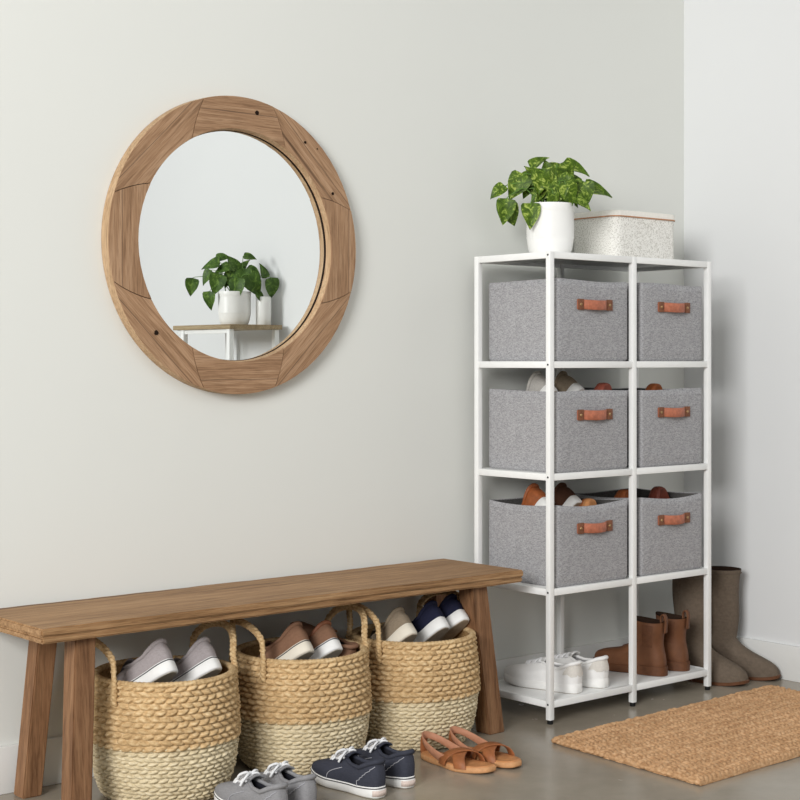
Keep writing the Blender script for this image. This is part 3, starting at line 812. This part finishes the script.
# shoes sitting heel-up in the bins
def nshoe(label, up, sole, loc, yaw, pitch, side, stripe=False, group=None, roll=0, outs='tread_plain', collar=None):
    o = make_sneaker('sneaker', label, 'shoe', M[up], M[sole], M['dark_lining'], M[outs], side, stripe=stripe, L=.255, W=.092, zs=.030, group=group, collar=collar)
    return put(o, loc, yaw, pitch, roll)
z2 = LV[2]+RH; z3 = LV[1]+RH
nshoe('pale grey sneaker heel-up in the middle row left bin, behind the front post', 'canvas_pale', 'white_rubber', (-.935, -.262, z2+.245), 92, 52, 1, group='pale shoes in the middle row left bin')
nshoe('greyish taupe sneaker heel-up in the middle row left bin, nearer its centre', 'canvas_taupe', 'white_rubber', (-.832, -.280, z2+.248), 96, 54, -1, group='pale shoes in the middle row left bin')
nshoe('rust leather shoe with white sole, heel-up in the lowest left bin', 'rust', 'white_rubber', (-.968, -.274, z3+.240), 88, 52, 1, group='rust shoes in the lowest left bin')
nshoe('dark brown shoe with white sole, heel-up in the lowest left bin', 'suede_dark', 'white_rubber', (-.850, -.285, z3+.240), 90, 54, -1, group='rust shoes in the lowest left bin')
def tshoe(label, up, sole, tip, side, pitch=80):
    L = .250; a = math.radians(pitch)
    o = make_sneaker('sneaker', label, 'shoe', M[up], M[sole], M['dark_lining'], M[sole], side, stripe=False, L=L, W=.078, zs=.022)
    return put(o, (tip[0], tip[1]+L*math.cos(a), tip[2]-L*math.sin(a)), -90, -pitch)
tshoe('dark reddish shoe tip peeking from the middle row left bin beside the middle post', 'maroon', 'maroon', (-.768, -.332, z2+.262), 1)
tshoe('rust brown shoe tip just peeking over the middle row right bin', 'rust', 'rust', (-.508, -.318, z2+.257), 1)
tshoe('tan shoe toe just showing in the centre of the lowest left bin', 'sandal', 'sandal_bed', (-.822, -.318, z3+.244), 1)
tshoe('rust brown shoe toe in the lowest right bin beside the middle post', 'rust', 'rust', (-.606, -.275, z3+.258), 1)
tshoe('reddish brown shoe toe in the centre of the lowest right bin', 'maroon', 'maroon', (-.425, -.275, z3+.258), -1)

# ------------------------------------------------------------------ plants
RGT = Vector((.7616, -.648, 0)); AWY = Vector((.648, .7616, 0)); UP = Vector((0, 0, 1))
def heart(n=9, m=7):
    """unit leaf: base at 0, tip at x=1"""
    G = []
    for i in range(n):
        s = i/(n-1)
        w = .44*math.sin(PI*s**.62)**.85*(1-.25*s) if 0 < s < 1 else .0
        back = -.10*math.sin(PI*min(1, s*2.2))*(1 if s < .45 else 0)
        row = []
        for v in np.linspace(-1, 1, m):
            x = s+(back*abs(v)**1.5)
            row.append((x, w*v, .16*abs(v)*w*1.6-.20*s*s+.03*math.sin(s*5+v*2)))
        G.append(row)
    return np.array(G)
HEART = heart()
def make_plant(name, label, loc, specs, mpp, right, away, pot_r, pot_h, leafmat, seed, group=None, towards=-1):
    r = random.Random(seed)
    root = thing(name, label, 'plant', loc)
    R, H = pot_r, pot_h
    pf = [(0, 0), (R*.74, 0), (R*.80, .003), (R*.90, .022), (R*.96, .05)]
    for k in range(12):
        z = .055+(H-.075)*k/12
        pf += [(R*.965+.0, z), (R*.965+.0020, z+(H-.075)/24)]
    pf += [(R*.985, H-.012), (R, H-.004), (R*.99, H), (R*.95, H), (R*.93, H-.01), (R*.92, H-.03), (0, H-.028)]
    pot = MB().lathe(pf, 64).build('pot', M['ceramic'], root, angle=60)
    MB().lathe([(R*.915, H-.020), (R*.6, H-.014), (R*.25, H-.010), (0, H-.011)], 32).build('soil', M['soil'], root)
    V = []; F = []; UVs = []; st = MB()
    for (dx, dy, size, ang, dep) in specs:
        c = right*(dx*mpp)+UP*(H+dy*mpp)+away*dep
        a = math.radians(ang)
        tip = (right*math.cos(a)+UP*math.sin(a)+away*r.uniform(-.35, .15)).normalized()
        nrm = (-away*.75+UP*.75+right*r.uniform(-.45, .45))
        nrm = (nrm-tip*nrm.dot(tip)).normalized(); sd = nrm.cross(tip)
        sz = size*mpp*1.16; base = c-tip*sz*.5
        b0 = len(V); ou, ov = r.uniform(0, 20), r.uniform(0, 20); wf = r.uniform(.85, 1.1)
        n, m = HEART.shape[:2]
        for i in range(n):
            for j in range(m):
                x, y, z = HEART[i, j]
                V.append(base+tip*(x*sz)+sd*(y*sz*wf)+nrm*(z*sz)); UVs.append((ou+x*.55, ov+y*.55))
        for i in range(n-1):
            for j in range(m-1): F.append((b0+i*m+j, b0+(i+1)*m+j, b0+(i+1)*m+j+1, b0+i*m+j+1))
        o = Vector((r.uniform(-.4, .4)*R, r.uniform(-.4, .4)*R, H-.014))
        attach = Vector(V[b0+(m//2)])
        mid = (o+attach)/2+UP*(.03+.25*abs((attach-o).length)*(.6 if attach.z < H+.03 else .3))
        P = catmull([o, o*.6+mid*.4+UP*.012, mid, attach*.7+mid*.3+UP*.004, attach, attach+tip*sz*.12], 5)
        st.tube(P, np.linspace(.0022, .0012, len(P)), 6)
    st.build('stems', M['stem'], root)
    mesh('foliage', V, F, leafmat, root, True, uv=UVs)
    return root
S1 = [(-191, 47, 62, 215, .0), (-165, -28, 84, 262, -.02), (-142, -34, 78, 285, .02), (-78, -48, 84, 268, -.075), (-122, 66, 92, 238, .0), (-66, 88, 74, 60, .03),
      (-42, 156, 66, 35, .0), (-8, 112, 70, 140, .05), (94, 132, 92, -18, .0), (30, 146, 58, 15, .04), (174, 52, 96, -12, .0), (128, 40, 66, -80, -.03), (112, 0, 66, -35, -.05),
      (110, 90, 60, -20, .05), (-6, 112, 84, 100, -.01), (50, 92, 96, -60, -.02), (-22, 56, 96, 250, -.04), (40, 38, 94, -70, -.05), (-50, 26, 70, 230, -.02),
      (0, 6, 56, 270, -.07), (70, 56, 84, -50, .0), (18, 78, 86, -90, -.045), (-80, 60, 66, 250, .03), (84, 20, 60, -40, .03), (-96, 100, 60, 200, .04), (62, 120, 70, 40, .06), (-30, 92, 80, 200, -.02),
      (12, 30, 80, 250, -.06), (-40, 78, 84, 260, -.055), (60, 30, 80, 290, -.06), (28, 110, 84, 60, -.02), (-60, 110, 74, 120, .02), (84, 66, 70, -30, .02), (-12, 74, 90, 290, -.06), (40, 66, 80, 220, -.055), (100, 60, 66, -60, .0)]
make_plant('potted_plant', 'leafy variegated houseplant in a white ribbed pot on top of the shelving unit', (-.910, -.214, SH), S1, .00086, RGT, AWY, .0755, .163, M['leaf'], 11)
R2 = Vector((.7616, .648, 0)); A2 = Vector((.648, -.7616, 0))
S2 = [(-103, 115, 76, 190, 0), (-55, 148, 60, 10, .03), (-118, 60, 64, 235, -.02), (-183, 20, 68, 262, 0), (-8, 125, 66, 120, 0), (-53, 95, 66, 200, -.02), (2, 95, 76, 30, .03), (17, 10, 80, 268, -.07),
      (-73, 30, 84, 250, -.04), (-103, -40, 72, 268, -.03), (65, 148, 50, -5, 0), (122, 90, 58, 105, 0), (160, 15, 78, 275, -.02), (87, 25, 90, -60, -.05), (112, -25, 44, -55, -.03), (47, 55, 76, -80, -.04), (77, 85, 66, -20, .02),
      (-23, 50, 66, 240, -.03), (30, 110, 70, 60, .05), (-40, 60, 70, 160, .05), (20, 60, 80, -60, 0)]
TZ = 1.247
make_plant('potted_plant', 'dark green round-leaved plant in a white pot, seen in the mirror', (-.185, -2.600, TZ), S2, .00113, R2, A2, .080, .160, M['leaf2'], 23)
tbl = thing('console_table', 'tall narrow console table with oak top and white legs, seen in the mirror', 'table', (-.18, -2.645, 0))
tx0, tx1, ty0, ty1 = -.15, .15, -.275, .22
MB().box((tx0, ty0, TZ-.022), (tx1, ty1, TZ), .002).build('table_top', M['oak'], tbl, angle=30)
for x in (tx0+.006, tx1-.034):
    for y in (ty0+.060, ty1-.040):
        MB().box((x, y, 0), (x+.026, y+.026, TZ-.022), .002).build('leg', M['metal'], tbl, angle=30)
MB().box((tx0+.012, ty0+.03, TZ-.042), (tx0+.026, ty1-.03, TZ-.022), .001).build('apron', M['metal'], tbl, angle=30)
vz = MB().lathe([(0, 0), (.033, 0), (.036, .004), (.037, .05), (.037, .10), (.036, .134), (.034, .136), (.033, .130), (.034, .08), (.032, .01), (0, .008)], 40).build('vase', M['ceramic'], None, loc=(-.078, -2.512, TZ), angle=50)
tag(vz, 'plain white cylinder vase behind the potted plant, seen in the mirror', 'vase')

# ------------------------------------------------------------------ storage box with lid
bx = thing('lidded_box', 'speckled cream fabric box with rounded corners and tan-piped lid on the shelving unit', 'box', (-.498, -.155, SH))
bw, bd, bh = .306, .200, .140
R = rrect(bw, bd, .032, 9, 6)
def br(z, ins):
    k = np.array([(bw-2*ins)/bw, (bd-2*ins)/bd]); return ring3(R*k, z)
r = [br(0, .004), br(.003, 0), br(bh, 0)]
b = MB(); b.grid(np.array(r), cv=True); b.cap(r[0]); b.cap(r[-1]); b.build('box_body', M['speckle'], bx, angle=50)
r = [br(bh+.002, -.002), br(bh+.018, -.002), br(bh+.021, .001), br(bh+.022, .01)]
b = MB(); b.grid(np.array(r), cv=True); b.cap(r[0]); b.cap(r[-1]); b.build('lid', M['lid'], bx, angle=50)
MB().tube(br(bh+.001, -.0025), .0022, 6, True).build('piping', M['trim'], bx)

# ------------------------------------------------------------------ jute doormat
def make_mat():
    A = np.array([-1.236, -.538]); B = np.array([-1.272, -1.092]); Lx = 1.10
    C = np.array([-.182, -.508]); u = (C-A)/np.linalg.norm(C-A); v = (B-A)
    rows = 24; per = 8; st = 60; nu = st*8; nv = rows*per+1
    G = np.zeros((nv, nu+1, 3)); hj = rng.uniform(.8, 1.2, (rows+1, st+2)); ej = rng.normal(0, .0018, rows+1)
    for j in range(nv):
        q = j/per; row = min(int(q), rows-1); w = q-row-.5
        for i in range(nu+1):
            uu = i/8+.5*(row % 2)+.6*w*(1 if row % 2 else -1)
            k = int(uu) % (st+1); fu = uu-math.floor(uu)-.5
            h = .0105*hj[row, k]*max(0, 1-(w*2)**2)**.5*(.15+.85*max(0, 1-(fu*1.9)**2)**.5)
            s = i/nu*1.052
            s = s+(ej[row] if i == 0 or i == nu else 0)
            p = A+u*s+v*(j/(nv-1)); p = p+np.array([0, .002*math.sin(s*9)+.0012*math.sin(s*31)])
            edge = 1 if 0 < i < nu and 0 < j < nv-1 else 0
            G[j, i] = (p[0], p[1], .004+(.006+h)*edge if edge else .0015)
    c = np.array([*(A+u*.52+v*.5), 0])
    G -= c
    b = MB(); b.grid(G)
    bott = [G[0, 0]*np.array([1, 1, 0]), G[0, -1]*np.array([1, 1, 0]), G[-1, -1]*np.array([1, 1, 0]), G[-1, 0]*np.array([1, 1, 0])]
    root = thing('doormat', 'woven tan jute doormat lying on the concrete floor in front of the shelving unit', 'rug', tuple(c))
    b.cap([tuple(p+np.array([0, 0, .0008])) for p in bott])
    b.build('braided_field', M['jute'], root)
    for q, (p0, p1) in enumerate(((G[0, 0], G[-1, 0]), (G[0, -1], G[-1, -1]))):
        n = 150; t = np.linspace(0, 1, n)
        P = p0[None]*(1-t)[:, None]+p1[None]*t[:, None]; P[:, 2] = .0075
        MB().tube(P, .0062*(1+.18*np.sin(t*PI*58)), 8).build('end_binding', M['jute'], root)
make_mat()

# ------------------------------------------------------------------ camera
cam = bpy.data.cameras.new('camera'); co = bpy.data.objects.new('camera', cam); COL.objects.link(co)
cam.sensor_width = 36; cam.lens = 36*1550/800; cam.shift_y = -40/800
fw = Vector((.648, .7616, 0)).normalized()
co.location = (-4.394, -3.587, 1.08)
co.rotation_euler = fw.to_track_quat('-Z', 'Y').to_euler()
cam.clip_start = .05
scn.camera = co

# ------------------------------------------------------------------ light
def area(name, loc, target, sx, sy, power, color=(1, 1, 1)):
    l = bpy.data.lights.new(name, 'AREA'); l.shape = 'RECTANGLE'; l.size = sx; l.size_y = sy; l.energy = power; l.color = color
    o = bpy.data.objects.new(name, l); COL.objects.link(o); o.location = loc
    o.rotation_euler = (Vector(target)-Vector(loc)).to_track_quat('-Z', 'Y').to_euler(); return o
area('window_light', (-8.3, -4.0, 3.0), (-1.1, -.2, .7), 2.6, 2.4, 500, (1, .998, .99))
area('ceiling_bounce', (-2.6, -3.0, 3.4), (-1.6, -.4, .6), 3.0, 2.5, 26, (1, .99, .97))
w = bpy.data.worlds.new('world'); scn.world = w; w.use_nodes = True
bg = w.node_tree.nodes['Background']; bg.inputs['Color'].default_value = (.93, .97, 1, 1); bg.inputs['Strength'].default_value = .26
scn.view_settings.view_transform = 'Standard'
scn.view_settings.look = 'None'
